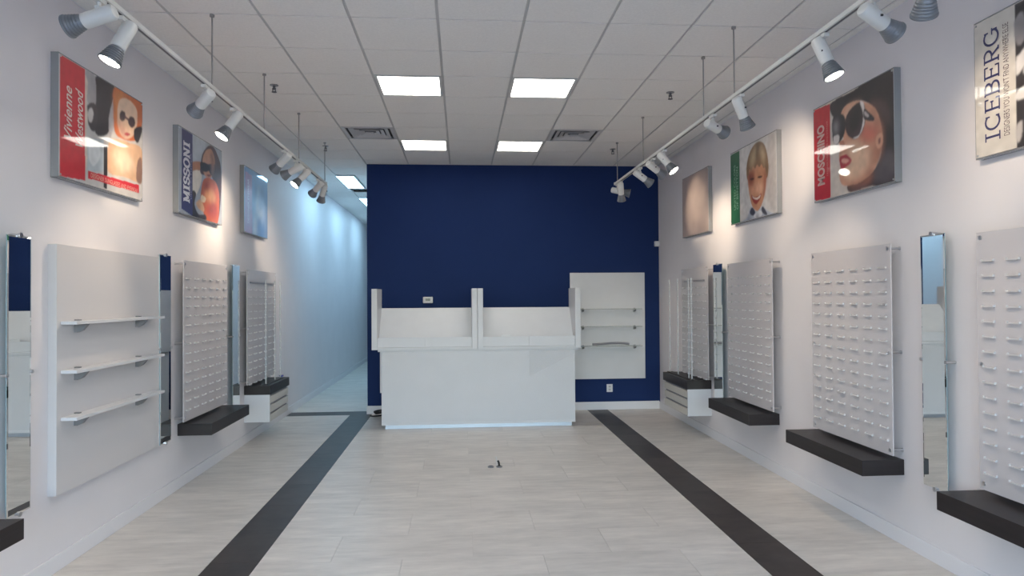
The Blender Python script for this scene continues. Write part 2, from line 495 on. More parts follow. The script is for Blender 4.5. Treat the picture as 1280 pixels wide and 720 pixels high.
SPOTS = [
    ('L', 2.660, (0.09, 0.43, -0.90), 0, 'first spotlight from the near end of the left rail, its grey lamp head side on', 0.8),
    ('L', 3.300, (-0.95, 0.10, -0.29), 0, 'second spotlight from the near end of the left rail, its grey lamp head side on', 0.7),
    ('L', 3.540, (-0.34, -0.23, -0.91), 1, 'third spotlight from the near end of the left rail, its bright lens showing', 1.0),
    ('L', 4.630, (-0.69, 0.62, -0.38), 0, 'fourth spotlight from the near end of the left rail, its grey lamp head side on', 1.25),
    ('L', 5.187, (-0.45, -0.33, -0.83), 1, 'fifth spotlight from the near end of the left rail, its bright lens showing', 1.15),
    ('L', 6.630, (-0.72, 0.40, -0.56), 0, 'sixth spotlight from the near end of the left rail, its grey lamp head side on', 0.6),
    ('L', 7.100, (-0.88, 0.26, -0.40), 0, 'seventh spotlight from the near end of the left rail, its grey lamp head side on', 0.7),
    ('L', 7.457, (-0.57, -0.38, -0.73), 1, 'eighth spotlight from the near end of the left rail, its bright lens showing', 1.0),
    ('L', 8.200, (-0.61, 0.62, -0.50), 0, 'ninth spotlight from the near end of the left rail, its grey lamp head side on', 0.9),
    ('L', 8.500, (-0.32, 0.53, -0.79), 0, 'tenth spotlight from the near end of the left rail, its grey lamp head side on', 0.7),
    ('R', 2.700, (0.31, 0.64, -0.70), 0, 'first spotlight from the near end of the right rail, its grey lamp head side on', 0.9),
    ('R', 3.083, (0.88, 0.28, -0.37), 0, 'second spotlight from the near end of the right rail, its grey lamp head side on', 0.8),
    ('R', 3.544, (0.28, -0.23, -0.93), 1, 'third spotlight from the near end of the right rail, its bright lens showing', 0.9),
    ('R', 4.643, (0.49, 0.31, -0.82), 0, 'fourth spotlight from the near end of the right rail, its grey lamp head side on', 0.85),
    ('R', 5.163, (0.82, 0.55, -0.18), 0, 'fifth spotlight from the near end of the right rail, its grey lamp head side on', 1.0),
    ('R', 6.447, (0.50, -0.38, -0.78), 1, 'sixth spotlight from the near end of the right rail, its bright lens showing', 0.7),
    ('R', 6.834, (0.80, 0.40, -0.45), 0, 'seventh spotlight from the near end of the right rail, its grey lamp head side on', 0.65),
    ('R', 7.336, (0.83, 0.16, -0.54), 0, 'eighth spotlight from the near end of the right rail, its grey lamp head side on', 0.9),
    ('R', 8.242, (0.17, 0.48, -0.86), 0, 'ninth spotlight from the near end of the right rail, its grey lamp head side on', 0.7),
    ('R', 8.414, (0.95, -0.21, -0.23), 0, 'tenth spotlight from the near end of the right rail, its grey lamp head side on', 0.8),
]
for a in SPOTS: spotlight(*a)

# ---------------------------------------------------------------- eyewear display wall, built bay by bay
def X(s, d):                                   # distance d into the room from the left (-1) or right (+1) wall
    return XR - d if s > 0 else XL + d
def sx(s, d0, d1):
    return tuple(sorted((X(s, d0), X(s, d1))))
REST = {}
for s in (-1, 1):
    b = BM()
    bxm(b, *sorted((0, -s * .014)), -.043, .043, -.003, .003)      # little bridge rest with two end pegs
    for e in (-.041, .041): bxm(b, *sorted((0, -s * .012)), e - .003, e + .003, .003, .010)
    REST[s] = mesh('frame_rest', b, M['rest'])
PEG = {}
for s in (-1, 1):
    b = BM(); cyl(b, (0, 0, 0), (-s * .006, 0, 0), .006, n=8); PEG[s] = mesh('peg_dot', b, M['trim'])
def standoff(s, y, z, d1, parent, r=.0075):
    b = BM(); cyl(b, (X(s, 0), y, z), (X(s, d1), y, z), r, n=12); cyl(b, (X(s, 0), y, z), (X(s, .004), y, z), r * 1.7, n=12)
    cyl(b, (X(s, d1), y, z), (X(s, d1 + .005), y, z), r * 1.6, n=12)
    obj('standoff', b, M['steel'], parent)
def display_panel(s, y0, y1, z0, z1, label, cols=6, rows=15, group='frosted eyewear display panels', strip=False):
    t = thing('eyewear_display', (X(s, .085), (y0 + y1) / 2, z0), label, 'display panel', group)
    b = BM(); bxm(b, *sx(s, .080, .088), y0, y1, z0, z1, bev=.0015); obj('acrylic_sheet', b, M['acrylic'], t)
    for y in (y0 + .03, y1 - .03):
        for z in (z0 + .035, (z0 + z1) / 2 - .02, z1 - .03): standoff(s, y, z, .088, t)
    px = (y1 - y0) / cols
    for c in range(cols):
        for r in range(rows):
            y, z = y0 + px * (c + .5), 1.872 - r * .0838
            if strip and r == 0: continue
            inst('frame_rest', REST[s], t, (X(s, .088), y, z))
    if strip: boxobj('hook_rail', (*sx(s, .088, .100), y0 + .10, y1 - .12, 1.868, 1.884), M['grey'], t)
    return t
def ledge(s, y0, y1, z1, label):
    b = BM(); bxm(b, *sx(s, 0, .297), y0, y1, z1 - .105, z1, bev=.003)
    return tag(obj('ledge_shelf', b, M['espresso']), label, 'shelf', 'dark floating ledges')
display_panel(1, 2.56, 3.575, .605, 2.035, 'frosted eyewear panel on the right wall, cut by the right picture edge')
ledge(1, 2.57, 3.640, .577, 'dark ledge on the right wall, cut by the right picture edge')
display_panel(1, 4.335, 5.365, .605, 2.035, 'large frosted eyewear panel on the right wall, left of the tall mirror')
ledge(1, 4.350, 5.420, .577, 'dark ledge under the large frosted panel left of the right tall mirror')
display_panel(1, 6.075, 7.13, .605, 2.035, 'frosted eyewear panel in the middle of the right wall, below the green banded poster')
ledge(1, 6.135, 7.175, .577, 'dark ledge in the middle of the right wall, second nearest the blue wall')
display_panel(-1, 6.14, 7.25, .605, 2.035, 'frosted eyewear panel on the left wall, between the two far mirrors')
ledge(-1, 6.225, 7.295, .577, 'dark ledge on the left wall under the frosted panel between two mirrors')
ledge(-1, 2.50, 3.634, .577, 'dark ledge at the bottom left picture corner, under the nearest left mirror')

def wall_mirror(s, y0, y1, z0, z1, label, tilt=0.):
    t = thing('wall_mirror', (X(s, .055), (y0 + y1) / 2, z0), label, 'mirror', 'tall wall mirrors')
    b = BM(); bv = .010; f, k = .060, .0575
    pts = []
    for (d, i) in ((.052, 0), (k, 0), (f, bv)):
        pts.append([b.verts.new((X(s, d), y, z)) for y, z in ((y0 + i, z0 + i), (y1 - i, z0 + i), (y1 - i, z1 - i), (y0 + i, z1 - i))])
    for a, c in zip(pts, pts[1:]):
        for e in range(4): b.faces.new((a[e], a[(e + 1) % 4], c[(e + 1) % 4], c[e]))
    fb = b.faces.new(pts[0]); ff = b.faces.new(pts[-1])
    for fc in b.faces: fc.material_index = 1
    ff.material_index = 0
    for fc in list(b.faces)[4:8]: fc.material_index = 0
    g = obj('mirror_glass', b, [M['mirror'], M['mirror_edge']], t)
    ym = (y0 + y1) / 2
    for y, z in ((ym, z1 + .004), (ym, z0 - .004)):
        b = BM(); cyl(b, (X(s, 0), y, z), (X(s, .064), y, z), .009, n=12); cyl(b, (X(s, .061), y, z), (X(s, .068), y, z), .015, n=12); obj('clip', b, M['steel'], t)
    for y in (y0 - .004, y1 + .004):
        b = BM(); cyl(b, (X(s, 0), y, 1.28), (X(s, .064), y, 1.28), .008, n=12); cyl(b, (X(s, .061), y, 1.28), (X(s, .066), y, 1.28), .012, n=12); obj('clip', b, M['steel'], t)
    if tilt:
        t.rotation_euler.z = tilt
wall_mirror(-1, 3.872, 4.078, .500, 2.052, 'tall narrow mirror nearest the left picture edge, reflecting blue wall and counter')
wall_mirror(-1, 5.745, 5.955, .490, 2.058, 'tall narrow mirror on the left wall, right of the white shelf panel')
wall_mirror(-1, 7.50, 7.74, .50, 2.058, 'tall narrow mirror on the left wall, before the far left drawer cabinet')
wall_mirror(1, 3.866, 4.078, .490, 2.062, 'tall narrow mirror on the right wall, reflecting the pale blue corridor', .0025)
wall_mirror(1, 7.36, 7.625, .46, 2.048, 'tall narrow mirror on the right wall, beside the far right drawer cabinet')

def drawer_cabinet(s, y0, y1, zt, label):
    t = thing('drawer_cabinet', (X(s, .15), (y0 + y1) / 2, zt - .43), label, 'cabinet', 'floating drawer cabinets')
    b = BM(); bxm(b, *sx(s, 0, .297), y0, y1, zt - .105, zt, bev=.003); obj('top_slab', b, M['espresso'], t)
    zb = zt - .425
    b = BM(); bxm(b, *sx(s, 0, .272), y0 + .004, y1 - .02, zb, zt - .105, bev=.002); obj('body', b, M['lam'], t)
    n = 3; h = (zt - .105 - zb) / n
    for i in range(n):
        b = BM()
        bxm(b, *sx(s, .272, .290), y0 + .022, y1 - .04, zb + i * h + .003, zb + (i + 1) * h - .022, bev=.0015)
        dr = obj('drawer', b, M['lamwarm'], t)
        b = BM(); bxm(b, *sx(s, .272, .276), y0 + .05, y1 - .07, zb + (i + 1) * h - .020, zb + (i + 1) * h - .004); obj('finger_groove', b, M['grey'], dr)
    b = BM(); bxm(b, *sx(s, .272, .291), y0 + .004, y0 + .019, zb, zt - .105, bev=.001); obj('end_stile', b, M['lam'], t)
drawer_cabinet(1, 7.86, 8.83, .680, 'white floating three drawer cabinet with dark top, right wall by blue wall')
drawer_cabinet(-1, 8.07, 8.95, .672, 'white floating three drawer cabinet with dark top, left wall by corridor')
display_panel(1, 7.72, 8.66, .70, 2.035, 'far right frosted eyewear panel behind clear rods, above drawer cabinet', 5, 15, strip=True)
display_panel(-1, 7.90, 9.10, .70, 2.025, 'far left frosted eyewear panel behind clear rods, above drawer cabinet', 6, 15, strip=True)
def rod_display(s, ys, zt, label, d=.215):
    t = thing('rod_display', (X(s, d), (ys[0] + ys[-1]) / 2, zt), label, 'eyewear rack', 'clear rod eyewear racks')
    b = BM(); bxm(b, *sx(s, d - .035, d + .035), min(ys) - .05, max(ys) + .02, zt, zt + .012, bev=.002); obj('base_plate', b, M['espresso'], t)
    for y in ys:
        b = BM(); cyl(b, (X(s, d), y, zt + .012), (X(s, d), y, 1.905), .0085, n=12); r = obj('rod', b, M['rod'], t)
        b = BM()
        for k in range(13): bxm(b, X(s, d) - .006, X(s, d) + .006, y - .03, y + .03, zt + .12 + k * .088, zt + .128 + k * .088)
        obj('nose_rests', b, M['rest'], r)
rod_display(1, (7.93, 8.03, 8.44, 8.775), .680, 'upright clear eyewear rods standing on the far right drawer cabinet')
rod_display(-1, (8.19, 8.58, 8.83), .672, 'upright clear eyewear rods standing on the far left drawer cabinet')
# crumpled cloth on the far left cabinet
b = BM(); bmesh.ops.create_icosphere(b, subdivisions=3, radius=1)
for v in b.verts:
    n = .75 + .35 * math.sin(5 * v.co.x + 3 * v.co.y) * math.cos(4 * v.co.z + 2 * v.co.x)
    v.co = Vector((X(-1, .20) + v.co.x * .03 * n, 8.925 + v.co.y * .03 * n, .672 + max(0, (v.co.z + .55)) * .027 * n))
tag(obj('cloth', b, M['cloth'], None, True), 'small crumpled blue cloth on the far end of the left drawer cabinet', 'cloth')

# ---------------------------------------------------------------- white shelf panels
def bracket_mesh(b, x, y, z, s, L=.085, h=.030, w=.014):
    # quarter round clamp under the shelf, flat on top
    pr = [(0, 0), (L, 0), (L * .92, -.010), (L * .6, -h * .75), (L * .25, -h), (0, -h)]
    a = [b.verts.new((x - s * d, y - w, z + e)) for d, e in pr]; c = [b.verts.new((x - s * d, y + w, z + e)) for d, e in pr]
    b.faces.new(a); b.faces.new(c[::-1])
    for i in range(len(pr)): b.faces.new((a[i], a[(i + 1) % len(pr)], c[(i + 1) % len(pr)], c[i]))
t = thing('wall_shelf_unit', (X(-1, .025), 5.03, .49), 'white wall panel with three short shelves on the left wall', 'shelf panel', 'white shelf panels')
b = BM(); bxm(b, *sx(-1, 0, .052), 4.335, 5.765, .488, 2.036, bev=.002); obj('back_panel', b, M['lamwall'], t)
for z in (1.548, 1.244, .952):
    b = BM(); bxm(b, *sx(-1, .054, .150), 4.375, 5.62, z - .011, z + .009, bev=.002); sh = obj('shelf', b, M['lam'], t)
    for y in (4.535, 5.35):
        b = BM(); bracket_mesh(b, X(-1, .052), y, z - .011, -1, h=.056); bxm(b, *sx(-1, .052, .085), y - .012, y + .012, z + .009, z + .017); obj('bracket', b, M['bracket'], sh)
t = thing('wall_shelf_unit', (2.18, YB - .02, .462), 'white wall panel with three glass shelves on the blue back wall', 'shelf panel', 'white shelf panels')
boxobj('back_panel', (1.612, 2.741, YB - .035, YB, .462, 2.044), M['lam'], t, .002)
for z in (1.503, 1.243, .955):
    b = BM(); bxm(b, 1.70, 2.665, YB - .175, YB - .036, z - .005, z + .005, bev=.001); sh = obj('shelf', b, M['glass'], t)
    for x in (1.795, 2.575):
        b = BM()
        pr = [(0, 0), (.085, 0), (.06, -.030), (0, -.042)]
        a = [b.verts.new((x - .013, YB - .035 - d, z - .005 + e)) for d, e in pr]; c = [b.verts.new((x + .013, YB - .035 - d, z - .005 + e)) for d, e in pr]
        b.faces.new(a); b.faces.new(c[::-1])
        for i in range(4): b.faces.new((a[i], a[(i + 1) % 4], c[(i + 1) % 4], c[i]))
        bxm(b, x - .011, x + .011, YB - .075, YB - .035, z + .005, z + .014)
        obj('bracket', b, M['bracket'], sh)
b = BM(); tube(b, [(1.925, YB - .12, .980), (2.05, YB - .122, .984), (2.2, YB - .118, .994), (2.33, YB - .12, .994), (2.42, YB - .125, .988), (2.475, YB - .13, .981)], .0160, 12)
for v in b.verts: v.co.z += .0035
tag(obj('padded_bar', b, M['grey'], None, True), 'grey bent padded bar lying on the lowest glass shelf by the counter', 'bar')

# ---------------------------------------------------------------- counter and its two display cases
CY = 8.762
t = thing('counter', (.22, CY + .3, 0), 'long white laminate service counter in front of the blue wall', 'counter')
b = BM(); bxm(b, -1.028, 1.480, CY, CY + .022, .050, .995, bev=.0015); obj('front_panel', b, M['lam'], t)
for x in (-1.006, 1.438):
    b = BM(); bxm(b, x - .02, x + .02, CY + .022, CY + .60, .050, .995, bev=.0015); obj('end_panel', b, M['lam'], t)
b = BM(); bxm(b, -.985, 1.437, CY + .030, CY + .58, 0, .050); obj('kick_plate', b, M['alu'], t)
b = BM(); bxm(b, -1.075, 1.535, CY + .0, CY + .66, .995, 1.022, bev=.003); obj('worktop', b, M['lam'], t)
b = BM(); bxm(b, -1.062, -1.028, CY + .12, CY + .52, .452, .985, bev=.002); obj('side_panel', b, M['lam'], t)
# clinging protective film with its top right corner coming away
b = BM(); NX, NZ = 60, 24; grid = []
for i in range(NX + 1):
    col = []
    for k in range(NZ + 1):
        u, v = i / NX, k / NZ
        x = -1.02 + 2.49 * u
        lo = .085
        z = lo + (.990 - lo) * v
        y = CY - .0015 - .0022 * (1 + math.sin(17 * u + 4 * v) * math.cos(11 * v + 5 * u))
        col.append(b.verts.new((x, y, z)))
    grid.append(col)
for i in range(NX):
    for k in range(NZ): b.faces.new((grid[i][k], grid[i + 1][k], grid[i + 1][k + 1], grid[i][k + 1]))
NF = 24                                       # folded flap: its lower edge runs down from the top right corner
fl = [[b.verts.new((.88 + .67 * i / NF, CY - .0065 - .0015 * math.sin(i * .7) - .006 * (i / NF) ** 3, (.655 + .335 * i / NF) + (.992 - (.655 + .335 * i / NF)) * k / 4)) for k in range(5)] for i in range(NF + 1)]
for i in range(NF):
    for k in range(4): b.faces.new((fl[i][k], fl[i + 1][k], fl[i + 1][k + 1], fl[i][k + 1]))
f = obj('protective_film', b, M['film'], t, True); f['label'] = 'wrinkled clear protective film'
def display_case(x0, x1, label):
    t = thing('display_case', ((x0 + x1) / 2, CY + .28, 1.022), label, 'display case', 'white display cases on the counter')
    w = .070; yb = CY + .50
    for a in (x0, x1 - w):
        b = BM(); bxm(b, a, a + w, CY - .035, yb, 1.022, 1.805, bev=.003); obj('side_panel', b, M['lam'], t)
    i0, i1 = x0 + w + .001, x1 - w - .001
    b = BM()                                     # board leaning back between the sides
    p = [(CY + .075, 1.09), (CY + .455, 1.548), (CY + .483, 1.548), (CY + .483, 1.520), (CY + .105, 1.07)]
    a = [b.verts.new((i0, y, z)) for y, z in p]; c = [b.verts.new((i1, y, z)) for y, z in p]
    b.faces.new(a); b.faces.new(c[::-1])
    for k in range(5): b.faces.new((a[k], a[(k + 1) % 5], c[(k + 1) % 5], c[k]))
    obj('sloped_board', b, M['lam'], t)
    boxobj('base_board', (i0, i1, CY - .03, yb, 1.022, 1.048), M['lam'], t, .002)
    m = (i0 + i1) / 2
    for a, c in ((i0, m - .001), (m + .001, i1)):
        b = BM(); bxm(b, a, c, CY + .0, CY + .018, 1.050, 1.178, bev=.0015); obj('lip_panel', b, M['lam'], t)
    boxobj('back_board', (i0, i1, yb - .016, yb, 1.048, 1.525), M['lam'], t, .001)
display_case(-1.148, .204, 'white open display case on the left half of the counter')
display_case(.208, 1.553, 'white open display case on the right half of the counter, a card inside')
b = BM(); bxm(b, .515, .640, CY + .022, CY + .026, 1.050, 1.205, bev=.001)
tag(obj('card', b, M['plate']), 'small white card standing behind the front lip of the right display case', 'card')

# ---------------------------------------------------------------- small things on and by the blue wall
t = thing('thermostat', (-.49, YB - .012, 1.61), 'white thermostat with dark display on the blue wall', 'thermostat')
b = BM(); bxm(b, -.562, -.418, YB - .028, YB, 1.607, 1.700, bev=.012); obj('case', b, M['plate'], t)
boxobj('screen', (-.525, -.455, YB - .0295, YB - .027, 1.640, 1.678), M['screen'], t)
t = thing('wall_outlet', (2.203, YB - .004, .26), 'white electrical outlet low on the blue wall under shelf panel', 'outlet')
b = BM(); bxm(b, 2.158, 2.248, YB - .008, YB, .262, .378, bev=.003); obj('plate', b, M['plate'], t)
for z in (.298, .342):
    b = BM(); bxm(b, 2.185, 2.221, YB - .0105, YB - .0075, z - .014, z + .014, bev=.002); k = obj('socket', b, M['rest'], t)
    b = BM(); bxm(b, 2.195, 2.198, YB - .0115, YB - .0104, z - .006, z + .006); bxm(b, 2.208, 2.211, YB - .0115, YB - .0104, z - .006, z + .006); obj('slots', b, M['black'], k)
b = BM(); bxm(b, XR - .075, XR - .0005, YB - .06, YB - .0005, 2.435, 2.515, bev=.012)
tag(obj('motion_sensor', b, M['plate']), 'small white motion sensor high in the right corner of the blue wall', 'sensor')
b = BM(); pts = []
for i in range(46):
    a = i / 45 * 5.2 * math.pi
    pts.append((-1.165 + (.075 + .012 * math.sin(a * 1.7)) * math.cos(a), 9.76 + .045 * math.sin(a), .016 + .045 * abs(math.sin(a * .37)) + i * .0006))
pts = [(-1.30, 9.72, .014), (-1.26, 9.70, .012)] + pts + [(-1.02, 9.70, .09), (-.96, 9.62, .14)]
tube(b, pts, .011, 8)
tag(obj('power_cable', b, M['black'], None, True), 'black coiled cable on the floor behind the left end of the counter', 'cable')
t = thing('floor_outlet', (.325, 6.714, 0), 'open floor outlet with short black plug in the middle of the floor', 'outlet')
for x, nm in ((.282, 0), (.366, 1)):
    b = BM(); cyl(b, (x, 6.714, .0005), (x, 6.714, .012), .030, n=20); obj('cover', b, M['bracket'], t)
    b = BM(); cyl(b, (x, 6.714, .012), (x, 6.714, .015), .019, n=16); obj('socket', b, M['black'], t)
b = BM(); tube(b, [(.366, 6.714, .014), (.362, 6.716, .045), (.352, 6.72, .065)], .010, 8); obj('plug', b, M['black'], t)
b = BM(); tube(b, [(.346, 6.735, .002), (.340, 6.737, .06), (.338, 6.737, .088), (.330, 6.737, .100)], .005, 6); obj('wire', b, M['plate'], t)

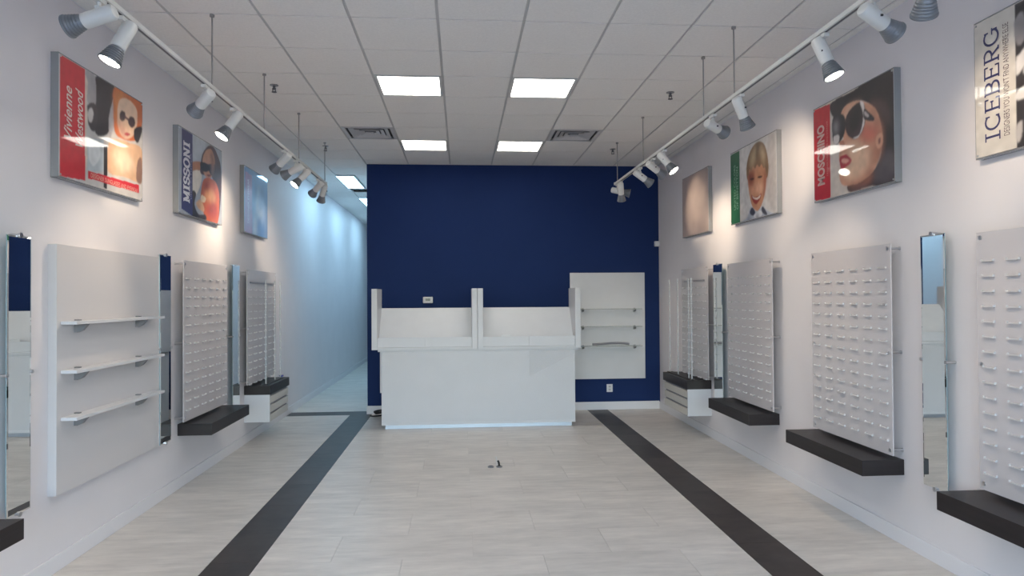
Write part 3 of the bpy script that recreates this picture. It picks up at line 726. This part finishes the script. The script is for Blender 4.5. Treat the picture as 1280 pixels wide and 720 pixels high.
# ---------------------------------------------------------------- posters: flat colour prints on trays off the wall
ART = {
 'L1': [
  ('p', 'c8c4c2', [(0,0),(1000,0),(1000,1000),(0,1000)]),
  ('s', 'a9a4a6', [(277,994),(369,996),(410,804),(343,672),(278,769)]),
  ('s', '32282e', [(396,1000),(625,995),(590,854),(560,693),(543,552),(466,482),(384,479),(349,612),(386,752),(391,891)]),
  ('s', '3a3036', [(271,643),(330,733),(397,725),(402,611),(370,491),(312,511)]),
  ('s', 'cdc6c4', [(296,633),(333,689),(359,647),(338,562),(307,565)]),
  ('s', 'b5aeb0', [(543,686),(610,889),(644,792),(596,597),(555,495)]),
  ('s', 'cf6a33', [(610,988),(798,1000),(998,1000),(998,789),(932,610),(782,549),(626,563),(602,775)]),
  ('b', 'e08a4a', [(625,951),(749,982),(687,809),(641,657),(614,780)]),
  ('s', 'e6c2a6', [(671,888),(782,957),(908,916),(928,798),(888,649),(782,562),(693,582),(650,694)]),
  ('s', '3c2228', [(681,766),(712,814),(753,808),(756,754),(724,715),(687,719)]),
  ('s', '3c2228', [(795,755),(827,800),(881,802),(894,746),(854,698),(808,709)]),
  ('s', '5a3038', [(743,781),(801,767),(801,748),(750,756)]),
  ('b', 'c09080', [(650,694),(693,582),(782,562),(750,652),(687,697)]),
  ('s', 'b03a44', [(744,599),(782,626),(828,624),(782,590)]),
  ('s', '2c2428', [(888,701),(991,757),(991,690),(936,576),(881,605)]),
  ('s', 'd8ae8c', [(543,447),(657,518),(815,536),(992,523),(992,211),(933,173),(751,179),(532,179)]),
  ('b', 'ecd0b4', [(626,408),(782,434),(881,324),(751,220),(627,253)]),
  ('s', '8d6a5a', [(932,386),(992,427),(992,188),(916,192)]),
  ('p', 'b9c2c8', [(279,401),(480,452),(481,159),(279,116)]),
  ('s', 'd9dde0', [(318,353),(411,404),(439,286),(358,178),(305,246)]),
  ('p', '2a262a', [(481,395),(526,409),(521,8),(481,16)]),
  ('s', 'd8c8ba', [(265,947),(296,879),(281,729),(296,592),(276,400),(292,242),(272,114),(261,436),(260,741)]),
  ('p', 'cf2030', [(6,997),(264,1000),(267,27),(9,0)]),
  ('p', 'd02434', [(298,121),(950,149),(950,68),(298,55)]),
 ],
 'L2': [
  ('p', 'a6acb8', [(0,0),(1000,0),(1000,1000),(0,1000)]),
  ('b', 'bac0ca', [(301,993),(594,1000),(487,809),(317,685)]),
  ('s', 'b57a5c', [(278,652),(494,713),(508,621),(278,549)]),
  ('s', 'e2d8cc', [(278,527),(470,592),(480,448),(357,261),(278,272)]),
  ('s', '4a3034', [(470,672),(516,827),(631,953),(743,1000),(851,957),(971,810),(995,570),(962,276),(918,85),(827,90),(800,364),(743,589),(487,563)]),
  ('s', 'c18a6e', [(516,751),(594,889),(724,946),(804,863),(812,726),(727,577),(612,549),(530,612)]),
  ('s', '241c26', [(467,705),(558,729),(645,732),(743,763),(843,770),(831,667),(765,610),(705,615),(667,648),(609,621),(530,608),(473,631)]),
  ('b', '8a5a48', [(705,923),(812,846),(804,704),(743,589),(727,743)]),
  ('s', '7a3a38', [(612,583),(675,607),(727,605),(667,574)]),
  ('s', 'c6603c', [(522,477),(638,555),(827,550),(922,431),(930,250),(882,0),(612,0),(522,115),(470,256)]),
  ('b', 'da9a6a', [(594,398),(761,415),(850,295),(704,246),(576,278)]),
  ('b', 'a84030', [(558,447),(649,488),(667,434),(594,378)]),
  ('b', 'a84030', [(612,170),(839,252),(878,99),(686,47)]),
  ('s', '30262e', [(278,290),(367,291),(334,155),(418,49),(579,64),(586,0),(278,0)]),
  ('s', 'e0b088', [(367,176),(470,237),(551,158),(544,96),(466,105),(418,115)]),
  ('s', 'f0d0b0', [(487,298),(594,282),(558,217),(480,221)]),
  ('p', '2b2a66', [(64,1000),(291,1000),(291,0),(58,48)]),
 ],
 'L3': [
  ('p', '5f78a8', [(0,0),(1000,0),(1000,1000),(0,1000)]),
  ('b', '4a66a0', [(315,911),(1000,892),(1000,549),(683,652),(416,604)]),
  ('b', '8f9ab0', [(495,716),(629,797),(711,747),(655,647),(521,623)]),
  ('b', '3f5488', [(417,739),(575,800),(795,794),(879,627),(710,637),(575,751),(468,633)]),
  ('b', '8aa0c8', [(494,559),(655,627),(850,581),(907,345),(820,50),(414,23),(363,248)]),
  ('b', 'c4c8d8', [(510,562),(585,555),(627,444),(765,426),(737,321),(573,317),(478,381)]),
  ('b', 'b8bcd0', [(374,249),(493,286),(519,113),(476,0),(352,0)]),
  ('b', '3a64a4', [(573,238),(793,309),(877,158),(819,0),(572,0)]),
  ('b', '9ab2d4', [(709,297),(781,327),(792,228),(736,201)]),
  ('p', '9a6a96', [(45,926),(315,911),(322,0),(10,0)]),
 ],
 'R1': [
  ('p', 'd2c6bc', [(0,0),(1000,0),(1000,1000),(0,1000)]),
  ('s', '2c2426', [(253,981),(543,990),(996,981),(993,4),(741,14),(495,6),(480,99),(755,139),(863,324),(764,730),(618,857),(433,866),(376,770),(337,784),(263,855)]),
  ('b', '5a4642', [(778,804),(904,735),(957,600),(945,509),(868,652),(741,788)]),
  ('b', '5c5458', [(850,251),(985,269),(989,24),(800,30),(766,97)]),
  ('s', 'd29a7e', [(365,774),(439,875),(588,875),(717,804),(816,695),(864,537),(876,398),(832,236),(755,127),(611,73),(501,74),(409,90),(366,147),(356,218),(374,295),(353,391),(371,472),(361,543),(417,560),(369,665)]),
  ('b', 'e4bc9e', [(481,481),(662,425),(733,304),(657,164),(502,119),(422,181),(505,306)]),
  ('b', 'b87a62', [(741,759),(865,556),(880,358),(827,218),(769,293),(808,498)]),
  ('b', 'e8c0a4', [(404,760),(474,840),(593,847),(643,821),(513,784),(444,682)]),
  ('b', 'c9705e', [(640,615),(786,564),(835,465),(735,422),(625,497)]),
  ('b', 'a86a54', [(382,126),(502,90),(656,83),(767,156),(729,46),(553,37)]),
  ('s', 'b07058', [(361,543),(412,545),(433,496),(394,486)]),
  ('s', 'd8a084', [(812,457),(872,465),(880,377),(838,332),(806,381)]),
  ('s', '8c5448', [(835,426),(858,427),(853,382),(834,380)]),
  ('s', '241e22', [(268,787),(326,844),(416,803),(447,724),(435,622),(389,556),(321,530),(276,588)]),
  ('b', '8a8488', [(290,757),(337,767),(352,693),(334,630),(289,658)]),
  ('s', 'd8d0cc', [(288,623),(357,614),(350,543),(293,543)]),
  ('s', '3a2a2c', [(436,696),(465,781),(540,836),(628,847),(678,799),(691,677),(664,576),(592,518),(520,531),(462,596)]),
  ('b', '5a4448', [(500,663),(570,701),(645,613),(603,545),(536,559),(500,617)]),
  ('b', '1c1416', [(486,731),(540,790),(618,806),(641,695),(604,586),(536,572),(489,625)]),
  ('s', 'e6dcd8', [(628,847),(668,827),(681,721),(670,604),(603,517),(541,525),(613,538),(655,630),(662,728)]),
  ('s', '2a2024', [(677,763),(740,699),(787,643),(781,609),(676,663)]),
  ('s', 'c0b4b4', [(682,737),(730,683),(720,667),(681,701)]),
  ('s', '2a2024', [(420,729),(469,699),(463,676),(425,697)]),
  ('s', 'b02232', [(364,384),(409,396),(447,394),(485,358),(516,320),(494,284),(434,266),(395,247),(368,297)]),
  ('s', 'f0a090', [(386,356),(436,355),(484,325),(446,306),(397,323)]),
  ('p', 'c41c2c', [(0,1000),(241,982),(231,3),(0,10)]),
 ],
 'R2': [
  ('p', 'cfcccb', [(0,0),(1000,0),(1000,1000),(0,1000)]),
  ('b', 'dad6d4', [(256,939),(410,944),(384,697),(311,331),(253,57)]),
  ('b', 'bcb6b4', [(831,911),(989,930),(973,32),(855,147),(802,348)]),
  ('s', '86694e', [(386,582),(379,699),(416,828),(495,931),(598,976),(690,966),(767,903),(818,784),(845,634),(835,506),(804,462),(768,524),(571,598),(455,603),(419,531)]),
  ('s', 'c08a6a', [(413,626),(490,707),(634,705),(762,645),(806,538),(796,433),(779,329),(747,228),(683,132),(626,89),(562,106),(497,172),(449,302),(418,460)]),
  ('b', '8a4a3a', [(412,614),(531,634),(544,481),(477,422),(419,486)]),
  ('b', '9a5a48', [(753,552),(805,514),(787,351),(747,240),(717,319),(743,434)]),
  ('b', 'dca88c', [(552,430),(688,442),(741,362),(694,300),(607,331)]),
  ('b', 'cf9274', [(451,427),(527,423),(550,343),(500,317)]),
  ('b', 'd8a488', [(547,158),(627,131),(667,160),(611,109)]),
  ('s', '86694e', [(395,618),(414,727),(472,825),(575,832),(695,790),(794,696),(825,580),(806,538),(781,611),(746,606),(708,669),(660,644),(613,691),(572,648),(523,690),(481,642),(447,668),(420,591)]),
  ('b', 'b49c7a', [(458,753),(510,876),(602,935),(665,903),(624,806),(540,706),(490,669)]),
  ('b', 'bca482', [(681,910),(750,853),(786,722),(792,625),(732,701),(695,797)]),
  ('b', '5e452e', [(610,969),(658,947),(639,801),(606,712),(591,815)]),
  ('b', '6e5238', [(764,741),(830,626),(828,508),(790,518),(785,627)]),
  ('s', '3a241e', [(449,539),(496,543),(545,530),(541,517),(487,517)]),
  ('s', '3a241e', [(618,522),(666,527),(713,518),(713,504),(658,503)]),
  ('b', '7a4a38', [(437,567),(546,555),(554,538),(445,550)]),
  ('b', '7a4a38', [(611,549),(721,540),(721,526),(618,532)]),
  ('b', '8c4e3c', [(552,425),(584,393),(616,405),(591,376)]),
  ('s', '9a3c36', [(479,321),(549,281),(630,274),(694,295),(677,240),(628,196),(580,181),(523,222)]),
  ('s', 'e6d8ce', [(496,307),(557,270),(630,265),(682,286),(661,248),(597,237),(532,265)]),
  ('s', 'b4bac8', [(224,0),(384,36),(437,128),(489,164),(594,75),(722,130),(797,63),(944,0),(972,0),(718,0),(304,0)]),
  ('s', '484854', [(445,101),(497,152),(562,86),(528,42),(470,59)]),
  ('s', '484854', [(722,125),(789,53),(811,1),(743,25),(697,81)]),
  ('s', 'e2e2e6', [(536,41),(610,77),(682,79),(712,18),(624,0),(560,0)]),
  ('b', '5a5a66', [(585,40),(626,45),(632,0),(584,0)]),
  ('b', '8a90a0', [(371,0),(436,65),(469,0),(426,0)]),
  ('p', '2a6a48', [(0,990),(220,986),(220,0),(0,0)]),
 ],
}
def smooth(pl, n=5):
    out = []
    L = len(pl)
    for i in range(L):
        p0, p1, p2, p3 = (Vector(pl[(i + k - 1) % L]) for k in range(4))
        for j in range(n):
            s = j / n
            out.append(.5 * ((2 * p1) + (p2 - p0) * s + (2 * p0 - 5 * p1 + 4 * p2 - p3) * s * s + (3 * p1 - p0 - 3 * p2 + p3) * s ** 3))
    return out
PRINT = 1.05
M['print'] = mat('poster_print', (.5, .5, .5), .5, coat=.9)
_n = M['print'].node_tree
_a = _n.nodes.new('ShaderNodeVertexColor'); _a.layer_name = 'ink'
_n.links.new(_a.outputs[0], _n.nodes['Principled BSDF'].inputs['Base Color'])
_pm = {}
def ink(col):
    if col not in _pm:
        c = [min(.82, PRINT * x) for x in lin(col)]
        _pm[col] = mat('print_ink_' + col, c, .45, coat=.9)
    return _pm[col]
class Poster:
    Z0, Z1 = 2.46, 3.222
    def __init__(self, s, y0, y1, label):
        self.s, self.y0, self.y1 = s, y0, y1
        self.t = thing('poster', (X(s, .025), (y0 + y1) / 2, self.Z0), label, 'poster', 'posters in clear cases')
        b = BM(); e = .006                    # open tray behind the print; its grey sides stand in for wall shadow
        Z0, Z1 = self.Z0, self.Z1
        for d in ((y0 - e, y0 - e + .004, Z0 - .008, Z1 + .008), (y1 + e - .004, y1 + e, Z0 - .008, Z1 + .008), (y0 - e, y1 + e, Z0 - .008, Z0 - .004), (y0 - e, y1 + e, Z1 + .004, Z1 + .008)):
            bxm(b, *sx(s, .0012, .048), *d)
        obj('shadow_tray', b, M['case'], self.t)
        b = BM(); bxm(b, *sx(s, .040, .0485), y0, y1, Z0, Z1); obj('backing_board', b, M['trim'], self.t)
        for y in (y0 + .012, y1 - .012):
            for z in (Z0 + .012, Z1 - .012):
                b = BM(); cyl(b, (X(s, .0012), y, z), (X(s, .054), y, z), .006, n=10); obj('screw', b, M['steel'], self.t)
    def P(self, u, v, k):                     # u, v run 0..1000 over the print as seen from the room
        y = self.y0 + (self.y1 - self.y0) * (u if self.s < 0 else 1000 - u) / 1000
        return (X(self.s, .049 + k), y, self.Z0 + (self.Z1 - self.Z0) * v / 1000)
    def art(self, layers, nu=200, nv=144):
        """a printed picture: soft edged colour areas, held as colours of a fine flat grid"""
        img = np.zeros((nv, nu, 3)); uu, vv = np.meshgrid((np.arange(nu)) * 1000 / (nu - 1), np.arange(nv) * 1000 / (nv - 1))
        for kind, col, pl in layers:
            if kind != 'p': pl = [tuple(q) for q in smooth(pl, 6)]
            ins = np.zeros((nv, nu), bool)
            for (xa, ya), (xb, yb) in zip(pl, pl[1:] + pl[:1]):
                if ya == yb: continue
                c = ((ya > vv) != (yb > vv)) & (uu < (xb - xa) * (vv - ya) / (yb - ya) + xa)
                ins ^= c
            if kind == 'p' and len(pl) == 4 and pl[0] == (0, 0) and pl[2] == (1000, 1000): ins[:] = True
            m = ins.astype(float); sg = {'p': .5, 's': .9, 'b': 5.}[kind]
            r = int(3 * sg) + 1; g = np.exp(-.5 * (np.arange(-r, r + 1) / sg) ** 2); g /= g.sum()
            for ax in (0, 1):
                m = np.apply_along_axis(lambda q: np.convolve(np.pad(q, r, mode='edge'), g, 'valid'), ax, m)
            c = np.array([min(.85, PRINT * x) for x in lin(col)])
            img = img * (1 - m[..., None]) + c * m[..., None]
        rs = np.random.RandomState(3); nz = rs.rand(nv // 6 + 2, nu // 6 + 2)
        nz = np.repeat(np.repeat(nz, 6, 0), 6, 1)[:nv, :nu]
        k = np.ones(7) / 7
        for ax in (0, 1): nz = np.apply_along_axis(lambda q: np.convolve(np.pad(q, 3, mode='edge'), k, 'valid'), ax, nz)
        img *= (1 + .22 * (nz - .5))[..., None]
        co = np.array([self.P(u, v, 0) for v in np.arange(nv) * 1000 / (nv - 1) for u in np.arange(nu) * 1000 / (nu - 1)])
        i = np.arange(nv * nu).reshape(nv, nu)
        q = np.stack([i[:-1, :-1], i[:-1, 1:], i[1:, 1:], i[1:, :-1]], -1).reshape(-1, 4)
        me = bpy.data.meshes.new('print'); me.from_pydata(co.tolist(), [], q.tolist())
        at = me.color_attributes.new('ink', 'FLOAT_COLOR', 'POINT')
        at.data.foreach_set('color', np.concatenate([img, np.ones((nv, nu, 1))], -1).reshape(-1))
        me.materials.append(M['print'])
        obj('print', me, None, self.t)
    def mm(self):                             # u per metre, v per metre
        return 1000 / (self.y1 - self.y0), 1000 / (self.Z1 - self.Z0)
    def text(self, s, col, u, v0, length, height, shear=0., bold=0., k=.0006):
        """lettering that reads upwards; baseline at u, starting at v0 (print units), length and height in metres"""
        cu = bpy.data.curves.new('t', 'FONT'); cu.body = s; cu.shear = shear; cu.offset = bold; cu.resolution_u = 3
        o = bpy.data.objects.new('t', cu); C.objects.link(o)
        dg = bpy.context.evaluated_depsgraph_get(); dg.update()
        me = bpy.data.meshes.new_from_object(o.evaluated_get(dg))
        xs = [v.co.x for v in me.vertices]; ys = [v.co.y for v in me.vertices]
        x0, x1, y0, y1 = min(xs), max(xs), min(ys), max(ys)
        fu, fv = self.mm()
        b = BM(); vv = []
        for v in me.vertices:
            tx, ty = (v.co.x - x0) / (x1 - x0) * length, (v.co.y) / max(y1, .001) * height
            vv.append(b.verts.new(self.P(u - ty * fu, v0 + tx * fv, k)))
        for p in me.polygons:
            try: b.faces.new([vv[i] for i in p.vertices])
            except ValueError: pass
        me2 = bpy.data.meshes.new('lettering'); b.to_mesh(me2); b.free(); me2.materials.append(ink(col))
        obj('lettering', me2, None, self.t)
        bpy.data.objects.remove(o); bpy.data.curves.remove(cu); bpy.data.meshes.remove(me)
    def flat_text(self, s, col, u0, v0, length, height, slope, k=.0006):
        cu = bpy.data.curves.new('t', 'FONT'); cu.body = s; cu.resolution_u = 3; cu.offset = .01
        o = bpy.data.objects.new('t', cu); C.objects.link(o)
        dg = bpy.context.evaluated_depsgraph_get(); dg.update()
        me = bpy.data.meshes.new_from_object(o.evaluated_get(dg))
        xs = [v.co.x for v in me.vertices]; ys = [v.co.y for v in me.vertices]
        fu, fv = self.mm(); b = BM(); vv = []
        for v in me.vertices:
            tx, ty = (v.co.x - min(xs)) / (max(xs) - min(xs)) * length, v.co.y / max(ys) * height
            vv.append(b.verts.new(self.P(u0 + tx * fu, v0 + ty * fv + slope * tx * fu, k)))
        for p in me.polygons:
            try: b.faces.new([vv[i] for i in p.vertices])
            except ValueError: pass
        me2 = bpy.data.meshes.new('lettering'); b.to_mesh(me2); b.free(); me2.materials.append(ink(col))
        obj('lettering', me2, None, self.t)
        bpy.data.objects.remove(o); bpy.data.curves.remove(cu); bpy.data.meshes.remove(me)
    def strokes(self, letters, col, u, v0, length, height, w, k=.0006):
        """slab serif capitals drawn with strokes: every letter is a list of polylines in a 0..1 box"""
        fu, fv = self.mm(); b = BM()
        tot = sum(l[0] for l in letters) + .16 * (len(letters) - 1)
        sc = length / tot; x = 0; nl = 0
        for wd, lines in letters:
            for pl, th in lines:
                pts = [Vector(((x + p[0] * wd) * sc, p[1] * height)) for p in pl]
                hw = w * th / 2; kk = k + nl * .00006; nl += 1
                if (pts[0] - pts[-1]).length > 1e-6:                  # small square ends
                    pts[0] = pts[0] - (pts[1] - pts[0]).normalized() * hw * .4
                    pts[-1] = pts[-1] + (pts[-1] - pts[-2]).normalized() * hw * .4
                prev = None
                for q in range(len(pts)):
                    d = (pts[min(q + 1, len(pts) - 1)] - pts[max(q - 1, 0)]).normalized()
                    n = Vector((-d.y, d.x)) * hw
                    pair = [b.verts.new(self.P(u - e.y * fu, v0 + e.x * fv, kk)) for e in (pts[q] + n, pts[q] - n)]
                    if prev: b.faces.new((prev[0], prev[1], pair[1], pair[0]))
                    prev = pair
            x += wd + .16
        me = bpy.data.meshes.new('lettering'); b.to_mesh(me); b.free(); me.materials.append(ink(col))
        obj('lettering', me, None, self.t)
def arc(cx, cy, rx, ry, a0, a1, n=14):
    return [(cx + rx * math.cos(math.radians(a0 + (a1 - a0) * i / n)), cy + ry * math.sin(math.radians(a0 + (a1 - a0) * i / n))) for i in range(n + 1)]
H = .7
def stem(x, a=.16): return [([(x, 0), (x, 1)], 1), ([(x - a, 0), (x + a, 0)], H), ([(x - a, 1), (x + a, 1)], H)]
GL = {
    'I': (.42, stem(.5, .5)),
    'C': (.80, [(arc(.52, .5, .50, .5, 48, 312), 1), ([(.86, .98), (.86, .70)], H), ([(.86, .02), (.86, .24)], H)]),
    'E': (.68, [([(.16, 0), (.16, 1)], 1), ([(0, 1), (.95, 1)], H), ([(0, 0), (.97, 0)], H), ([(.16, .52), (.74, .52)], H), ([(.94, 1), (.94, .78)], H), ([(.96, 0), (.96, .24)], H), ([(.74, .62), (.74, .42)], H)]),
    'B': (.70, [([(.16, 0), (.16, 1)], 1), ([(0, 1), (.5, 1)], H), ([(0, 0), (.55, 0)], H), ([(.16, .53), (.55, .53)], H), (arc(.5, .765, .40, .235, 90, -90), 1), (arc(.55, .265, .42, .265, 90, -90), 1)]),
    'R': (.74, [([(.16, 0), (.16, 1)], 1), ([(0, 1), (.5, 1)], H), ([(-.02, 0), (.34, 0)], H), ([(.16, .48), (.5, .48)], H), (arc(.5, .74, .38, .26, 90, -90), 1), ([(.48, .48), (.88, 0)], 1), ([(.78, 0), (1.02, 0)], H)]),
    'G': (.84, [(arc(.5, .5, .48, .5, 48, 330), 1), ([(.84, .98), (.84, .72)], H), ([(.92, .44), (.92, .10)], 1), ([(.66, .44), (1.04, .44)], H)]),
    'M': (.95, [([(.14, 0), (.14, 1)], .7), ([(.86, 0), (.86, 1)], 1), ([(.14, 1), (.5, .12)], 1), ([(.5, .12), (.86, 1)], .7), ([(-.02, 0), (.3, 0)], H), ([(.70, 0), (1.02, 0)], H), ([(0, 1), (.2, 1)], H), ([(.8, 1), (1, 1)], H)]),
    'S': (.62, [(arc(.5, .75, .42, .25, 30, 270) , 1), (arc(.5, .25, .44, .25, 90, -150), 1), ([(.90, .98), (.90, .70)], H), ([(.06, .02), (.06, .30)], H)]),
    'O': (.80, [(arc(.5, .5, .46, .5, 0, 360, 22), 1)]),
    'N': (.82, [([(.16, 0), (.16, 1)], .7), ([(.84, 0), (.84, 1)], .7), ([(.16, 1), (.84, 0)], 1), ([(0, 0), (.32, 0)], H), ([(0, 1), (.2, 1)], H), ([(.68, 1), (1, 1)], H)]),
}
def word(s): return [GL[c] for c in s]

p = Poster(-1, 4.36, 5.45, 'red banded poster of an orange haired woman in round sunglasses, left wall')
p.art(ART['L1'])
p.text('Vivienne', 'e8d0c8', 125, 335, .335, .085, .3, .012)
p.text('Westwood', 'e8d0c8', 240, 300, .375, .085, .3, .012)
p.flat_text('DESIGNER SUNGLASSES AND EYEWEAR', 'e8a898', 330, 72, .66, .030, -.008)
p = Poster(-1, 6.13, 7.20, 'navy banded poster of a woman in big sunglasses and orange top, left wall')
p.art(ART['L2'])
p.strokes(word('MISSONI'), 'e0dce4', 218, 150, .54, .125, .026)
p.text('DESIGNER EYEWEAR', 'a8a4c4', 265, 200, .42, .022)
p = Poster(-1, 7.93, 8.86, 'small hazy blue poster with purple band, farthest on the left wall')
p.art(ART['L3'], 120, 100)
p.text('DESIGNER EYEWEAR', 'ccb8d0', 190, 150, .52, .055, 0, .01)
p = Poster(1, 2.55, 3.612, 'cream poster with navy lettering, cut by the top right picture corner')
p.art([('p', 'cec8c0', [(0, 0), (1000, 0), (1000, 1000), (0, 1000)]), ('p', '2a2528', [(262, 0), (1000, 0), (1000, 1000), (262, 1000)]),
    ('s', '8a8486', [(262, 880), (310, 920), (330, 780), (300, 700), (266, 740)]), ('s', 'd8d4d2', [(290, 640), (360, 700), (400, 600), (330, 560), (270, 500), (268, 620)]),
    ('s', 'cfcac8', [(330, 560), (400, 500), (370, 470), (310, 500)]), ('s', 'd8d4d2', [(264, 380), (330, 410), (420, 380), (380, 330), (268, 330)]),
    ('b', 'b4aeac', [(560, 420), (760, 460), (820, 700), (700, 880), (560, 800), (520, 600)]), ('s', '1c181a', [(540, 640), (790, 660), (780, 730), (560, 710)]),
    ('s', 'b8b2b0', [(264, 150), (300, 170), (290, 60), (264, 40)]), ('b', '565052', [(400, 220), (600, 300), (860, 220), (960, 20), (420, 20)])])
p.strokes(word('ICEBERG'), '2c2c5c', 160, 100, .615, .098, .0125)
p.text("DESIGNERS YOU WON'T FIND ANYWHERE ELSE", '5a4a50', 223, 108, .605, .040)
p = Poster(1, 4.335, 5.37, 'red banded poster, close face in large dark sunglasses with red lips, right wall')
p.art(ART['R1'])
p.text('MOSCHINO', 'd8b0a8', 150, 160, .49, .105, 0, .04)
p.text('DESIGNER SUNGLASSES AND EYEWEAR', 'd88078', 205, 240, .44, .022)
p = Poster(1, 6.04, 7.10, 'green banded poster of a smiling fair haired boy, right wall')
p.art(ART['R2'])
p.text('UNITED COLORS', '9cc0a8', 118, 190, .48, .045)
p.text('OF BENETTON', '9cc0a8', 178, 190, .45, .045)
p = Poster(1, 7.775, 8.705, 'blank beige poster sheet nearest the blue wall, right wall')
p.art([('p', 'b4a49f', [(0, 0), (1000, 0), (1000, 1000), (0, 1000)])], 60, 50)
bpy.context.view_layer.update()
